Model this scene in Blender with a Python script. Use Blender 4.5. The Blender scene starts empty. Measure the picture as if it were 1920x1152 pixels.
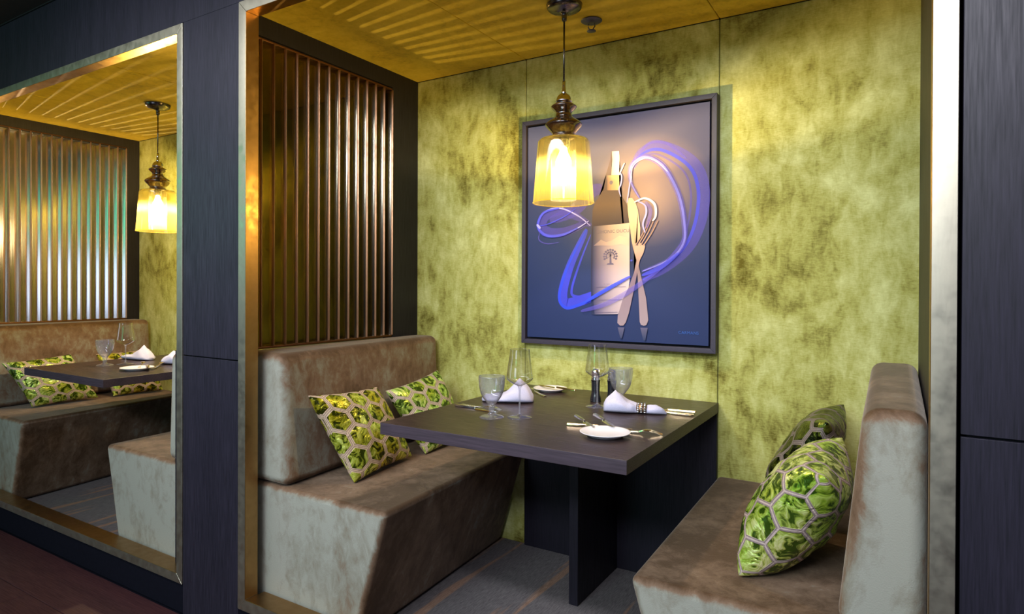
import bpy, bmesh, math, random
from mathutils import Vector, Matrix, noise
random.seed(7)
C = bpy.context.scene.collection
scn = bpy.context.scene

# ------------------------------------------------------------------ camera, light, exposure
YAW, PITCH, ROLL = 0.54904, -0.0053, 0.00408
fw = Vector((-math.sin(YAW) * math.cos(PITCH), math.cos(YAW) * math.cos(PITCH), math.sin(PITCH)))
rt = Vector((math.cos(YAW), math.sin(YAW), 0)); up = rt.cross(fw)
R_ = rt * math.cos(ROLL) + up * math.sin(ROLL)
U_ = -rt * math.sin(ROLL) + up * math.cos(ROLL)
cam_d = bpy.data.cameras.new('camera'); cam = bpy.data.objects.new('camera', cam_d); C.objects.link(cam)
m = Matrix((R_, U_, -fw)).transposed().to_4x4(); m.translation = Vector((2.1529, -1.4511, 1.2088))
cam.matrix_world = m
cam_d.sensor_fit = 'HORIZONTAL'; cam_d.sensor_width = 36.0; cam_d.lens = 1192.04 / 1920 * 36
cam_d.shift_y = -33.04 / 1920; cam_d.clip_start = 0.02
scn.camera = cam

w = bpy.data.worlds.new('world'); scn.world = w; w.use_nodes = True
w.node_tree.nodes['Background'].inputs[0].default_value = (0.50, 0.55, 0.85, 1)
w.node_tree.nodes['Background'].inputs[1].default_value = 0.05

def area(name, loc, target, sx, sy, power, col, spread=180):
    d = bpy.data.lights.new(name, 'AREA'); d.shape = 'RECTANGLE'; d.size = sx; d.size_y = sy
    d.energy = power; d.color = col; d.spread = math.radians(spread)
    o = bpy.data.objects.new(name, d); C.objects.link(o); o.location = loc
    o.rotation_euler = (Vector(target) - Vector(loc)).to_track_quat('-Z', 'Y').to_euler()
    return o

# daylight and fittings of the restaurant hall, plus added lights for reflections
area('hall_daylight', (1.3, -3.0, 2.42), (0.8, 0.2, 0.4), 1.8, 0.35, 44, (0.84, 0.90, 1.0), 130)
area('hall_ceiling_strip', (0.6, -1.3, 2.53), (0.7, 0.75, 0.8), 3.6, 0.25, 36, (0.92, 0.94, 1.0), 95)
area('added_light_left', (-6.4, -3.8, 1.65), (-1.0, 0.2, 1.3), 2.6, 1.1, 13, (0.72, 0.80, 1.0))  # added unseen light that pales the brass frames
area('added_light_low', (0.0, -4.9, 1.2), (-1.5, 0.5, 1.2), 1.8, 0.9, 26, (0.62, 0.72, 1.0))  # added panel of light, mirrored blue-white in the far slats
area('added_green_band', (0.0, -4.9, 2.15), (-1.5, 0.5, 1.6), 1.8, 0.8, 9, (0.06, 0.60, 0.40))  # added teal light, mirrored higher up in the far slats
area('hall_green_light', (-3.4, -2.35, 2.0), (0.0, 0.0, 1.6), 0.35, 0.55, 5.0, (0.05, 1.0, 0.32))  # unseen green source, set for the green sheen on pillar and frame
area('added_green_light', (0.55, -3.8, 2.2), (0.0, 0.2, 1.6), 0.5, 1.3, 8.0, (0.05, 1.0, 0.32))  # added green light for thin green lines on the nearer slats
area('added_light_right', (5.0, -3.6, 1.4), (0.0, 0.6, 1.4), 1.8, 1.9, 7, (0.78, 0.76, 1.0))  # added pale light for lilac streaks on the nearer slats
area('ceiling_downlight', (2.45, -1.9, 2.5), (2.2, 0.0, 2.1), 0.4, 0.4, 4, (1.0, 0.96, 0.94), 80)

scn.view_settings.view_transform = 'Standard'
scn.view_settings.look = 'None'
scn.view_settings.exposure = -0.08
scn.view_settings.gamma = 1.0
scn.view_settings.use_curve_mapping = False

# ------------------------------------------------------------------ materials
def new_mat(name):
    mt = bpy.data.materials.new(name); mt.use_nodes = True
    nt = mt.node_tree; return mt, nt, nt.nodes['Principled BSDF']
def N(nt, typ, **kw):
    n = nt.nodes.new(typ)
    for k, v in kw.items():
        if k.startswith('i_'):
            key = k[2:]; key = int(key) if key.isdigit() else key.replace('_', ' ')
            n.inputs[key].default_value = v
        else: setattr(n, k, v)
    return n
def coords(nt, scale=(1, 1, 1), kind='Object', rot=(0, 0, 0)):
    tc = N(nt, 'ShaderNodeTexCoord'); mp = N(nt, 'ShaderNodeMapping')
    mp.inputs['Scale'].default_value = scale; mp.inputs['Rotation'].default_value = rot
    nt.links.new(tc.outputs[kind], mp.inputs[0]); return mp.outputs[0]
def nz(nt, vec, scale, detail=4, rough=.55, dist=0):
    n = N(nt, 'ShaderNodeTexNoise'); n.inputs['Scale'].default_value = scale; n.inputs['Detail'].default_value = detail
    n.inputs['Roughness'].default_value = rough; n.inputs['Distortion'].default_value = dist
    nt.links.new(vec, n.inputs['Vector']); return n.outputs['Fac']
def ramp(nt, fac, stops, interp='LINEAR'):
    r = N(nt, 'ShaderNodeValToRGB'); cr = r.color_ramp; cr.interpolation = interp
    while len(cr.elements) < len(stops): cr.elements.new(0.5)
    for e, (p, c) in zip(cr.elements, stops):
        e.position = p; e.color = (*c, 1) if len(c) == 3 else c
    nt.links.new(fac, r.inputs[0]); return r.outputs[0]
def mixc(nt, fac, a, b, mode='MIX'):
    mx = N(nt, 'ShaderNodeMix', data_type='RGBA', blend_type=mode)
    for sock, val in ((mx.inputs[0], fac), (mx.inputs[6], a), (mx.inputs[7], b)):
        if hasattr(val, 'links'): nt.links.new(val, sock)
        else: sock.default_value = val if not isinstance(val, tuple) else ((*val, 1) if len(val) == 3 else val)
    return mx.outputs[2]
def math_(nt, op, a, b=0.0, c=None):
    mn = N(nt, 'ShaderNodeMath', operation=op)
    for i, val in enumerate((a, b) if c is None else (a, b, c)):
        if hasattr(val, 'links'): nt.links.new(val, mn.inputs[i])
        else: mn.inputs[i].default_value = val
    return mn.outputs[0]
def bump(nt, bs, h, strength=.3, dist=.01):
    b = N(nt, 'ShaderNodeBump'); b.inputs['Strength'].default_value = strength; b.inputs['Distance'].default_value = dist
    nt.links.new(h, b.inputs['Height']); nt.links.new(b.outputs[0], bs.inputs['Normal'])
def simple(name, col, rough=.5, metal=0.0, spec=.5, coat=0, nscale=0, namp=.12, bstr=0):
    mt, nt, bs = new_mat(name)
    bs.inputs['Roughness'].default_value = rough; bs.inputs['Metallic'].default_value = metal
    bs.inputs['Specular IOR Level'].default_value = spec; bs.inputs['Coat Weight'].default_value = coat
    f = nz(nt, coords(nt), nscale or 60, 3)
    a = tuple(max(0, c * (1 - namp)) for c in col); b = tuple(min(1, c * (1 + namp)) for c in col)
    nt.links.new(ramp(nt, f, [(.3, a), (.7, b)]), bs.inputs['Base Color'])
    if bstr: bump(nt, bs, f, bstr, .002)
    return mt

def wood(name, lo, hi, rough, axis, spec=.5, big=1.0):
    mt, nt, bs = new_mat(name)
    s = [220, 220, 220]; s[axis] = 9
    v = coords(nt, tuple(s)); f = nz(nt, v, 1.0, 5, .65)
    s2 = [14 * big, 14 * big, 14 * big]; s2[axis] = 1.2
    f2 = nz(nt, coords(nt, tuple(s2)), 1.0, 3)
    ff = math_(nt, 'ADD', math_(nt, 'MULTIPLY', f, .75), math_(nt, 'MULTIPLY', f2, .25))
    nt.links.new(ramp(nt, ff, [(.36, lo), (.64, hi)]), bs.inputs['Base Color'])
    nt.links.new(ramp(nt, f, [(.3, (rough + .12,) * 3), (.7, (rough - .06,) * 3)]), bs.inputs['Roughness'])
    bs.inputs['Specular IOR Level'].default_value = spec
    bump(nt, bs, f, .15, .0005); return mt
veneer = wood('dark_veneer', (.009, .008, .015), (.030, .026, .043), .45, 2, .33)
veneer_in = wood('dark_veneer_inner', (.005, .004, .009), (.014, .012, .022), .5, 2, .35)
table_wood = wood('wenge_table', (.020, .011, .012), (.042, .025, .024), .30, 0, .38)
table_edge = wood('wenge_edge', (.036, .024, .034), (.072, .052, .070), .45, 0, .5)
plank_wood = wood('plum_floor', (.040, .012, .016), (.085, .030, .032), .45, 0, .4)
plinth_m = simple('plinth_black', (.006, .006, .012), .8, spec=.1)

def metal(name, col, rough, aniso_axis=2, rvar=.08, sc=30):
    mt, nt, bs = new_mat(name)
    bs.inputs['Metallic'].default_value = 1
    s = [sc * 8] * 3; s[aniso_axis] = sc
    f = nz(nt, coords(nt, tuple(s)), 1.0, 4)
    f2 = nz(nt, coords(nt, (28, 28, 28)), 1.0, 4, .6)
    a = tuple(c * .86 for c in col)
    nt.links.new(ramp(nt, f2, [(.3, a), (.7, col)]), bs.inputs['Base Color'])
    nt.links.new(ramp(nt, f2, [(.3, (rough + rvar,) * 3), (.7, (max(.03, rough - rvar),) * 3)]), bs.inputs['Roughness'])
    bump(nt, bs, f, .08, .001); return mt
brass = metal('brushed_brass', (.60, .54, .43), .44)
brass_in = metal('brass_reveal', (.42, .25, .10), .38)
copper = metal('copper_edge', (.42, .23, .13), .35)
bronze = metal('bronze_slat', (.36, .30, .20), .13, rvar=.04)
def slat_glass(gc):
    mt, nt, bs = new_mat('bronze_mirror_glass'); nt.nodes.remove(bs); out = nt.nodes['Material Output']
    tr = N(nt, 'ShaderNodeBsdfTransparent'); tr.inputs[0].default_value = (.40, .34, .12, 1)
    gl = N(nt, 'ShaderNodeBsdfGlossy'); gl.inputs['Roughness'].default_value = .16; gl.inputs['Color'].default_value = gc
    b = N(nt, 'ShaderNodeBump'); b.inputs['Strength'].default_value = .25; b.inputs['Distance'].default_value = .002
    nt.links.new(nz(nt, coords(nt, (90, 90, 1.5)), 1.0, 2), b.inputs['Height']); nt.links.new(b.outputs[0], gl.inputs['Normal'])
    m1 = N(nt, 'ShaderNodeMixShader'); m1.inputs[0].default_value = .45
    nt.links.new(tr.outputs[0], m1.inputs[1]); nt.links.new(gl.outputs[0], m1.inputs[2]); nt.links.new(m1.outputs[0], out.inputs[0]); return mt
bronze = slat_glass((.32, .29, .22, 1)); bronze_far = slat_glass((.80, .78, .72, 1))  # far copy of the glass has brighter reflections put into its gloss colour
rail_m = metal('rail_dark_copper', (.22, .10, .05), .4)
gold = metal('gold_cutlery', (.90, .66, .40), .18, sc=60)
silver = metal('silver_cutlery', (.78, .76, .74), .2, sc=60)
chrome = metal('chrome', (.75, .75, .78), .12)
gunmetal = metal('lamp_metal', (.16, .14, .13), .25)
sprink = simple('sprinkler_grey', (.10, .10, .16), .4, .6)

def velvet_wall(name, c_dark, c_mid, c_hi, rot=0, blot=1.0):
    mt, nt, bs = new_mat(name)
    v = coords(nt)
    big = nz(nt, v, 3.2, 6, .62, .6)
    mid = nz(nt, coords(nt, (22, 22, 9)), 1.0, 6, .7, .4)
    fine = nz(nt, coords(nt, (60, 60, 420)), 1.0, 3, .6)
    s = math_(nt, 'ADD', math_(nt, 'MULTIPLY', big, .55 * blot), math_(nt, 'ADD', math_(nt, 'MULTIPLY', mid, .35), math_(nt, 'MULTIPLY', fine, .16)))
    nt.links.new(ramp(nt, s, [(.39, c_dark), (.50, c_mid), (.65, c_hi)]), bs.inputs['Base Color'])
    bs.inputs['Roughness'].default_value = .8
    bs.inputs['Specular IOR Level'].default_value = .2
    bs.inputs['Sheen Weight'].default_value = .25; bs.inputs['Sheen Roughness'].default_value = .4
    bs.inputs['Sheen Tint'].default_value = (.8, .85, .5, 1)
    bump(nt, bs, s, .35, .006); return mt
green_velvet = velvet_wall('green_velvet', (.12, .10, .010), (.39, .385, .10), (.64, .66, .29))
ceil_velvet = velvet_wall('lamplit_velvet', (.44, .29, .012), (.66, .45, .022), (.80, .57, .05))  # wall velvet with the warm lamp light put into its colour

def bench_velvet():
    mt, nt, bs = new_mat('bench_velvet')
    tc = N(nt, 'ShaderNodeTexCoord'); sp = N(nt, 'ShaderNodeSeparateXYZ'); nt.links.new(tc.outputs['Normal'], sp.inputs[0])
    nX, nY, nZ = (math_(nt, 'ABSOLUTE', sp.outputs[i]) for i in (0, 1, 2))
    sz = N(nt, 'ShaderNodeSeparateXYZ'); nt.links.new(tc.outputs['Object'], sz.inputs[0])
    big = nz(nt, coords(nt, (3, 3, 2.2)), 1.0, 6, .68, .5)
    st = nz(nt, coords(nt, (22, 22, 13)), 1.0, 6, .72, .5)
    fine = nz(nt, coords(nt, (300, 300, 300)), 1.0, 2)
    # velvet shimmer painted in by face direction: browner tops, paler grey ends
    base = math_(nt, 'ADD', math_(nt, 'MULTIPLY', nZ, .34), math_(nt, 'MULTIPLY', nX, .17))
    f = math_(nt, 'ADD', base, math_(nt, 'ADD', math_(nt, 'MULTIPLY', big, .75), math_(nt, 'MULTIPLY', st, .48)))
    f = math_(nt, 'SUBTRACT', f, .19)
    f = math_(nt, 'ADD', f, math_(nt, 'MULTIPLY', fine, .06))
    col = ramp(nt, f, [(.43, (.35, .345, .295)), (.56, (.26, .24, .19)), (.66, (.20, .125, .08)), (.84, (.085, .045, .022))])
    nt.links.new(col, bs.inputs['Base Color'])
    bs.inputs['Roughness'].default_value = .75; bs.inputs['Specular IOR Level'].default_value = .25
    bs.inputs['Sheen Weight'].default_value = .35; bs.inputs['Sheen Roughness'].default_value = .35
    bs.inputs['Sheen Tint'].default_value = (.9, .8, .7, 1)
    bump(nt, bs, math_(nt, 'ADD', st, fine), .25, .003); return mt
bench_m = bench_velvet()
seam_m = simple('seam_dark', (.05, .035, .03), .8)

def carpet():
    mt, nt, bs = new_mat('woven_carpet')
    v = coords(nt, (260, 26, 1)); f = nz(nt, v, 1.0, 4, .7)
    st = nz(nt, coords(nt, (13, .7, 1)), 1.0, 2)
    fine = nz(nt, coords(nt, (700, 700, 1)), 1.0, 2)
    a = ramp(nt, math_(nt, 'ADD', math_(nt, 'MULTIPLY', f, .6), math_(nt, 'MULTIPLY', fine, .4)), [(.35, (.075, .066, .070)), (.65, (.23, .205, .21))])
    b = ramp(nt, f, [(.35, (.22, .13, .09)), (.65, (.36, .23, .17))])
    nt.links.new(mixc(nt, ramp(nt, st, [(.57, (0, 0, 0)), (.61, (1, 1, 1))]), a, b), bs.inputs['Base Color'])
    bs.inputs['Roughness'].default_value = .95; bs.inputs['Specular IOR Level'].default_value = .1
    bump(nt, bs, f, .5, .004); return mt
carpet_m = carpet()

def hex_cushion(name, cols, line, metal_, seed, lw=.405, sc=3.8):
    mt, nt, bs = new_mat(name)
    tc = N(nt, 'ShaderNodeTexCoord'); mp = N(nt, 'ShaderNodeMapping')
    mp.inputs['Scale'].default_value = (sc, sc, 1); mp.inputs['Location'].default_value = (seed * .37, seed * .21, 0)
    nt.links.new(tc.outputs['UV'], mp.inputs[0])
    def vm(op, a, b=None, c=None):
        n = N(nt, 'ShaderNodeVectorMath', operation=op)
        for i, val in enumerate(x for x in (a, b, c) if x is not None):
            if hasattr(val, 'links'): nt.links.new(val, n.inputs[i])
            else: n.inputs[i].default_value = val
        return n
    s3 = 1.7320508
    p = mp.outputs[0]
    a = vm('SUBTRACT', vm('WRAP', p, (1, s3, 1), (0, 0, 0)).outputs[0], (.5, s3 / 2, 0)).outputs[0]
    b = vm('SUBTRACT', vm('WRAP', vm('SUBTRACT', p, (.5, s3 / 2, 0)).outputs[0], (1, s3, 1), (0, 0, 0)).outputs[0], (.5, s3 / 2, 0)).outputs[0]
    def hd(v):
        ab = vm('ABSOLUTE', v).outputs[0]
        d = vm('DOT_PRODUCT', ab, (.5, s3 / 2, 0)).outputs['Value']
        sp = N(nt, 'ShaderNodeSeparateXYZ'); nt.links.new(ab, sp.inputs[0])
        return math_(nt, 'MAXIMUM', d, sp.outputs[0])
    d = math_(nt, 'MINIMUM', hd(a), hd(b))
    isline = ramp(nt, d, [(lw, (0, 0, 0)), (lw + .01, (1, 1, 1))])
    isline2 = ramp(nt, d, [(.445, (0, 0, 0)), (.452, (1, 1, 1)), (.475, (1, 1, 1)), (.482, (0, 0, 0))])
    cr = nz(nt, coords(nt, (26, 26, 26)), 1.0, 3, .6, 1.2)
    cr2 = nz(nt, coords(nt, (7, 7, 7), rot=(.3, .8, seed)), 1.0, 3, .5)
    col = ramp(nt, cr, [(.42, cols[0]), (.51, cols[1]), (.62, cols[2])])
    col = mixc(nt, ramp(nt, cr2, [(.42, (0, 0, 0)), (.6, (1, 1, 1))]), col, cols[3], 'MULTIPLY')
    lin = mixc(nt, isline2, line, tuple(c * .45 for c in line))
    nt.links.new(mixc(nt, isline, col, lin), bs.inputs['Base Color'])
    nt.links.new(ramp(nt, isline, [(0, (metal_,) * 3), (1, (0, 0, 0))]), bs.inputs['Metallic'])
    nt.links.new(ramp(nt, isline, [(0, (.24,) * 3), (1, (.6,) * 3)]), bs.inputs['Roughness'])
    h = math_(nt, 'ADD', math_(nt, 'MULTIPLY', cr, 1.0), math_(nt, 'MULTIPLY', isline, -.35))
    bump(nt, bs, h, .8, .008); return mt
cush_green = hex_cushion('foil_green', [(.05, .07, .005), (.50, .58, .05), (.85, .95, .22), (.80, .62, .22)], (.58, .42, .30), .55, 1)
cush_lime = hex_cushion('foil_lime', [(.05, .10, .01), (.42, .66, .12), (.85, 1.0, .40), (.85, .75, .30)], (.58, .46, .36), .5, 2)
cush_big = hex_cushion('foil_lime_large', [(.06, .11, .01), (.58, .68, .13), (1.0, 1.0, .50), (.60, .80, .32)], (.50, .38, .36), .5, 4, .435, 3.6)
cush_dark = hex_cushion('foil_dark', [(.010, .016, .004), (.05, .07, .012), (.20, .25, .04), (.7, .7, .3)], (.20, .16, .14), .8, 3)

def glass_m(name, tint, gloss=.1, body=(0, 0, 0), bw=0.0, rough=.02, fres=1.5):
    """thin clear wall: see-through with a fresnel reflection"""
    mt, nt, bs = new_mat(name); nt.nodes.remove(bs)
    out = nt.nodes['Material Output']
    tr = N(nt, 'ShaderNodeBsdfTransparent'); tr.inputs[0].default_value = (*tint, 1)
    gl = N(nt, 'ShaderNodeBsdfGlossy'); gl.inputs['Roughness'].default_value = rough
    ge = N(nt, 'ShaderNodeNewGeometry'); dp = N(nt, 'ShaderNodeVectorMath', operation='DOT_PRODUCT')
    nt.links.new(ge.outputs['Normal'], dp.inputs[0]); nt.links.new(ge.outputs['Incoming'], dp.inputs[1])
    c_ = math_(nt, 'SUBTRACT', 1.0, math_(nt, 'ABSOLUTE', dp.outputs['Value']))
    fac = math_(nt, 'MINIMUM', math_(nt, 'ADD', math_(nt, 'MULTIPLY', math_(nt, 'POWER', c_, 2.2), .95), gloss), 1.0)
    m1 = N(nt, 'ShaderNodeMixShader'); nt.links.new(fac, m1.inputs[0]); nt.links.new(tr.outputs[0], m1.inputs[1]); nt.links.new(gl.outputs[0], m1.inputs[2])
    last = m1.outputs[0]
    if bw:
        tl = N(nt, 'ShaderNodeBsdfTranslucent'); tl.inputs[0].default_value = (*body, 1)
        df = N(nt, 'ShaderNodeBsdfDiffuse'); df.inputs[0].default_value = (*body, 1)
        m0 = N(nt, 'ShaderNodeMixShader'); m0.inputs[0].default_value = .35; nt.links.new(tl.outputs[0], m0.inputs[1]); nt.links.new(df.outputs[0], m0.inputs[2])
        m2 = N(nt, 'ShaderNodeMixShader'); m2.inputs[0].default_value = bw
        nt.links.new(last, m2.inputs[1]); nt.links.new(m0.outputs[0], m2.inputs[2]); last = m2.outputs[0]
    # slight ripple so the procedural surface is not perfectly even
    b = N(nt, 'ShaderNodeBump'); b.inputs['Strength'].default_value = .05; b.inputs['Distance'].default_value = .001
    nt.links.new(nz(nt, coords(nt), 40, 2), b.inputs['Height']); nt.links.new(b.outputs[0], gl.inputs['Normal'])
    nt.links.new(last, out.inputs[0]); return mt
clear = glass_m('clear_glass', (.94, .94, .97), .09)
clear_foot = glass_m('clear_glass_foot', (.93, .93, .97), .10, (.80, .80, .95), .16, .03)
ribbed = glass_m('ribbed_glass', (.94, .95, .98), .07, (.70, .72, .90), .10, .08)
amber = glass_m('amber_glass', (.92, .82, .38), .04, (.95, .76, .20), .06, .05)
amber_in = glass_m('ribbed_clear_tube', (.96, .93, .85), .05, (.9, .85, .7), .05, .1)
smoke = glass_m('smoked_glass', (.42, .27, .12), .12, (.10, .06, .03), .15, .04)
mt, nt, bs = new_mat('bulb'); bs.inputs['Base Color'].default_value = (1, .9, .7, 1)
bs.inputs['Emission Color'].default_value = (1, .82, .50, 1); bs.inputs['Emission Strength'].default_value = 28
bulb_m = mt

ceramic = simple('white_ceramic', (.78, .74, .78), .25, nscale=20, namp=.03)
napkin_m = simple('lavender_napkin', (.50, .49, .66), .85, nscale=400, namp=.1, bstr=.3)
black_gloss = simple('black_lacquer', (.012, .012, .018), .25)
frame_m = simple('picture_frame_paint', (.034, .028, .050), .5, nscale=200)
gap_m = simple('shadow_gap_black', (.004, .004, .006), .8)
soffit_m = simple('soffit_brown', (.05, .04, .035), .7)
text_blue = simple('print_blue_ink', (.02, .10, .42), .5)
text_dark = simple('print_dark_ink', (.10, .08, .18), .5)

# ------------------------------------------------------------------ mesh helpers
def obj(name, bm, mat, parent=None, smooth=False, bevel=0, seg=2, kind=None, label=None):
    me = bpy.data.meshes.new(name); bm.normal_update(); bm.to_mesh(me); bm.free()
    for mm in (mat if isinstance(mat, (list, tuple)) else [mat]): me.materials.append(mm)
    if smooth:
        for p in me.polygons: p.use_smooth = True
    o = bpy.data.objects.new(name, me); C.objects.link(o)
    if parent: o.parent = parent
    if bevel:
        b = o.modifiers.new('bevel', 'BEVEL'); b.width = bevel; b.segments = seg; b.limit_method = 'ANGLE'; b.angle_limit = math.radians(40)
        for p in me.polygons: p.use_smooth = True
        wn = o.modifiers.new('wn', 'WEIGHTED_NORMAL')
    if kind: o['kind'] = kind
    if label: o['label'] = label
    return o
def thing(name, label, cat, loc=(0, 0, 0), rz=0, group=None):
    o = bpy.data.objects.new(name, None); C.objects.link(o); o.empty_display_size = .05
    o.location = loc; o.rotation_euler = (0, 0, rz); o['label'] = label; o['category'] = cat
    if group: o['group'] = group
    return o
def tag(o, label, cat, group=None):
    o['label'] = label; o['category'] = cat
    if group: o['group'] = group
    return o
def box(bm, x0, x1, y0, y1, z0, z1):
    v = [bm.verts.new(p) for p in ((x0, y0, z0), (x1, y0, z0), (x1, y1, z0), (x0, y1, z0), (x0, y0, z1), (x1, y0, z1), (x1, y1, z1), (x0, y1, z1))]
    for f in ((0, 3, 2, 1), (4, 5, 6, 7), (0, 1, 5, 4), (1, 2, 6, 5), (2, 3, 7, 6), (3, 0, 4, 7)): bm.faces.new([v[i] for i in f])
    return bm
def B(*a): return box(bmesh.new(), *a)
def hexa(pts):
    """box from 8 corners: bottom four counter-clockwise, then top four"""
    bm = bmesh.new(); v = [bm.verts.new(p) for p in pts]
    for f in ((0, 3, 2, 1), (4, 5, 6, 7), (0, 1, 5, 4), (1, 2, 6, 5), (2, 3, 7, 6), (3, 0, 4, 7)): bm.faces.new([v[i] for i in f])
    return bm
def lathe(prof, seg=40, rib=None, bm=None, closed=False, ribamp=0):
    bm = bm or bmesh.new(); rings = []
    for i, (r, z) in enumerate(prof):
        if r < 1e-5: rings.append([bm.verts.new((0, 0, z))]); continue
        ring = []
        for k in range(seg):
            a = 2 * math.pi * k / seg
            rr = r
            if rib and ribamp and rib[i]: rr = r + ribamp * (1 if k % 2 else -1) * rib[i]
            ring.append(bm.verts.new((rr * math.cos(a), rr * math.sin(a), z)))
        rings.append(ring)
    pairs = list(zip(rings[:-1], rings[1:]))
    if closed: pairs.append((rings[-1], rings[0]))
    for a, b in pairs:
        if len(a) == 1 and len(b) == 1: continue
        for k in range(seg):
            k2 = (k + 1) % seg
            if len(a) == 1: bm.faces.new((a[0], b[k2], b[k]))
            elif len(b) == 1: bm.faces.new((a[k], a[k2], b[0]))
            else: bm.faces.new((a[k], a[k2], b[k2], b[k]))
    bmesh.ops.recalc_face_normals(bm, faces=bm.faces[:])
    return bm
def sm(prof, n=4):
    """Catmull-Rom through profile points"""
    out = []
    P = [prof[0]] + list(prof) + [prof[-1]]
    for i in range(1, len(P) - 2):
        for k in range(n):
            t = k / n
            out.append(tuple(.5 * (2 * P[i][d] + (P[i + 1][d] - P[i - 1][d]) * t + (2 * P[i - 1][d] - 5 * P[i][d] + 4 * P[i + 1][d] - P[i + 2][d]) * t * t + (3 * P[i][d] - P[i - 1][d] - 3 * P[i + 1][d] + P[i + 2][d]) * t ** 3) for d in range(len(P[0]))))
    out.append(tuple(prof[-1])); return out
def tube(pts, r, seg=10, bm=None):
    bm = bm or bmesh.new(); pts = [Vector(p) for p in pts]; rings = []
    for i, p in enumerate(pts):
        d = (pts[min(i + 1, len(pts) - 1)] - pts[max(i - 1, 0)]).normalized()
        a = d.cross(Vector((0, 0, 1)));
        if a.length < .05: a = d.cross(Vector((1, 0, 0)))
        a.normalize(); b = d.cross(a)
        rr = r[i] if isinstance(r, (list, tuple)) else r
        rings.append([bm.verts.new(p + a * rr * math.cos(2 * math.pi * k / seg) + b * rr * math.sin(2 * math.pi * k / seg)) for k in range(seg)])
    for A, Bq in zip(rings[:-1], rings[1:]):
        for k in range(seg): bm.faces.new((A[k], A[(k + 1) % seg], Bq[(k + 1) % seg], Bq[k]))
    bm.faces.new(rings[0][::-1]); bm.faces.new(rings[-1])
    bmesh.ops.recalc_face_normals(bm, faces=bm.faces[:]); return bm
def copy_tree(o, parent=None):
    c = o.copy(); C.objects.link(c); c.parent = parent
    for ch in list(o.children): copy_tree(ch, c)
    return c

# ------------------------------------------------------------------ room shell
H, D = 2.268, 1.122
def struct(name, bm, mat, parent=None, **k): 
    o = obj(name, bm, mat, parent, **k)
    if not parent: o['kind'] = 'structure'
    return o
def sempty(name):
    o = bpy.data.objects.new(name, None); C.objects.link(o); o['kind'] = 'structure'; return o
# carpeted booth floor on a dark plinth, plank floor of the aisle
struct('floor', B(-5.3, 2.45, .02, 1.30, -.10, 0), carpet_m)
fl = sempty('floor_aisle')
obj('underlay', B(-7.5, 4.8, -6.5, .02, -.14, -.093), plinth_m, fl)
pl_me = None
for i in range(12):
    y1 = -.005 - i * .24
    for j, x0 in enumerate((-7.0, -4.1, -1.5, 1.3)):
        off = (i % 3) * .55
        o = obj('plank', B(x0 + off, x0 + off + (2.897, 2.597, 2.797, 2.9)[j], y1 - .237, y1, -.093, -.086), plank_wood, fl, bevel=.0015, seg=1)
struct('baseboard_aisle', B(-5.3, 4.0, .012, .03, -.10, .03), plinth_m)
struct('ceiling_aisle', B(-7.5, 4.8, -2.2, .05, 2.568, 2.62), soffit_m)
struct('trim_3', B(-5.3, 4.0, -.006, .02, 2.562, 2.568), gap_m)

# dark veneered front wall made of panels with recessed joints
wf = sempty('wall_front')
obj('backing', B(2.26, 4.0, .012, .03, -.085, 2.56), gap_m, wf)
obj('backing', B(-.235, .095, .012, .03, -.085, 2.56), gap_m, wf)
for x0, x1, z0, z1 in ((-.244, .101, -.085, .930), (-.244, .101, .9345, 2.234), (-5.3, 4.0, 2.234, 2.562),
                       (2.250, 4.0, -.085, .930), (2.250, 4.0, .9345, 2.234)):
    obj('panel', B(x0, x1, 0, .012, z0, z1), veneer, wf, bevel=.0012, seg=1)
obj('plinth_panel', B(-5.3, -.246, .004, .012, -.085, .030), plinth_m, wf)
obj('plinth_panel', B(.103, 2.246, .004, .012, -.085, .030), plinth_m, wf)

def opening(name, x0, x1, z0=.0316, z1=2.2322, wd=.041):
    f = sempty(name)
    d = .05
    def bar(nm, a, b):      # mitred bar: outline a (outer) to b (inner) corners
        bm = bmesh.new()
        pts = [Vector(p) for p in (a[0], a[1], b[1], b[0])]
        fr = [bm.verts.new((p.x, -.004, p.z)) for p in pts]; bk = [bm.verts.new((p.x, d, p.z)) for p in pts]
        bm.faces.new(fr)
        for i in range(4):
            ff = bm.faces.new((fr[i], fr[(i + 1) % 4], bk[(i + 1) % 4], bk[i]))
            if i == 2: ff.material_index = 1
        bm.faces.new(bk[::-1]); bmesh.ops.recalc_face_normals(bm, faces=bm.faces[:])
        o = obj(nm, bm, [brass, brass_in], f, bevel=.0015, seg=1); return o
    o = [(x0, 0, z0), (x1, 0, z0), (x1, 0, z1), (x0, 0, z1)]
    n = [(x0 + wd, 0, z0 + wd), (x1 - wd, 0, z0 + wd), (x1 - wd, 0, z1 - wd), (x0 + wd, 0, z1 - wd)]
    for i in range(4): bar('frame_bar', (o[i], o[(i + 1) % 4]), (n[i], n[(i + 1) % 4]))
    # deeper brass lining of the sill
    obj('sill', B(x0 + wd, x1 - wd, d, .078, z0, z0 + wd - .002), brass_in, f)
    return f
opening('trim_1', .1035, 2.2435, wd=.0425)
opening('trim_2', -2.55, -.2455, wd=.0375)

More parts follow.
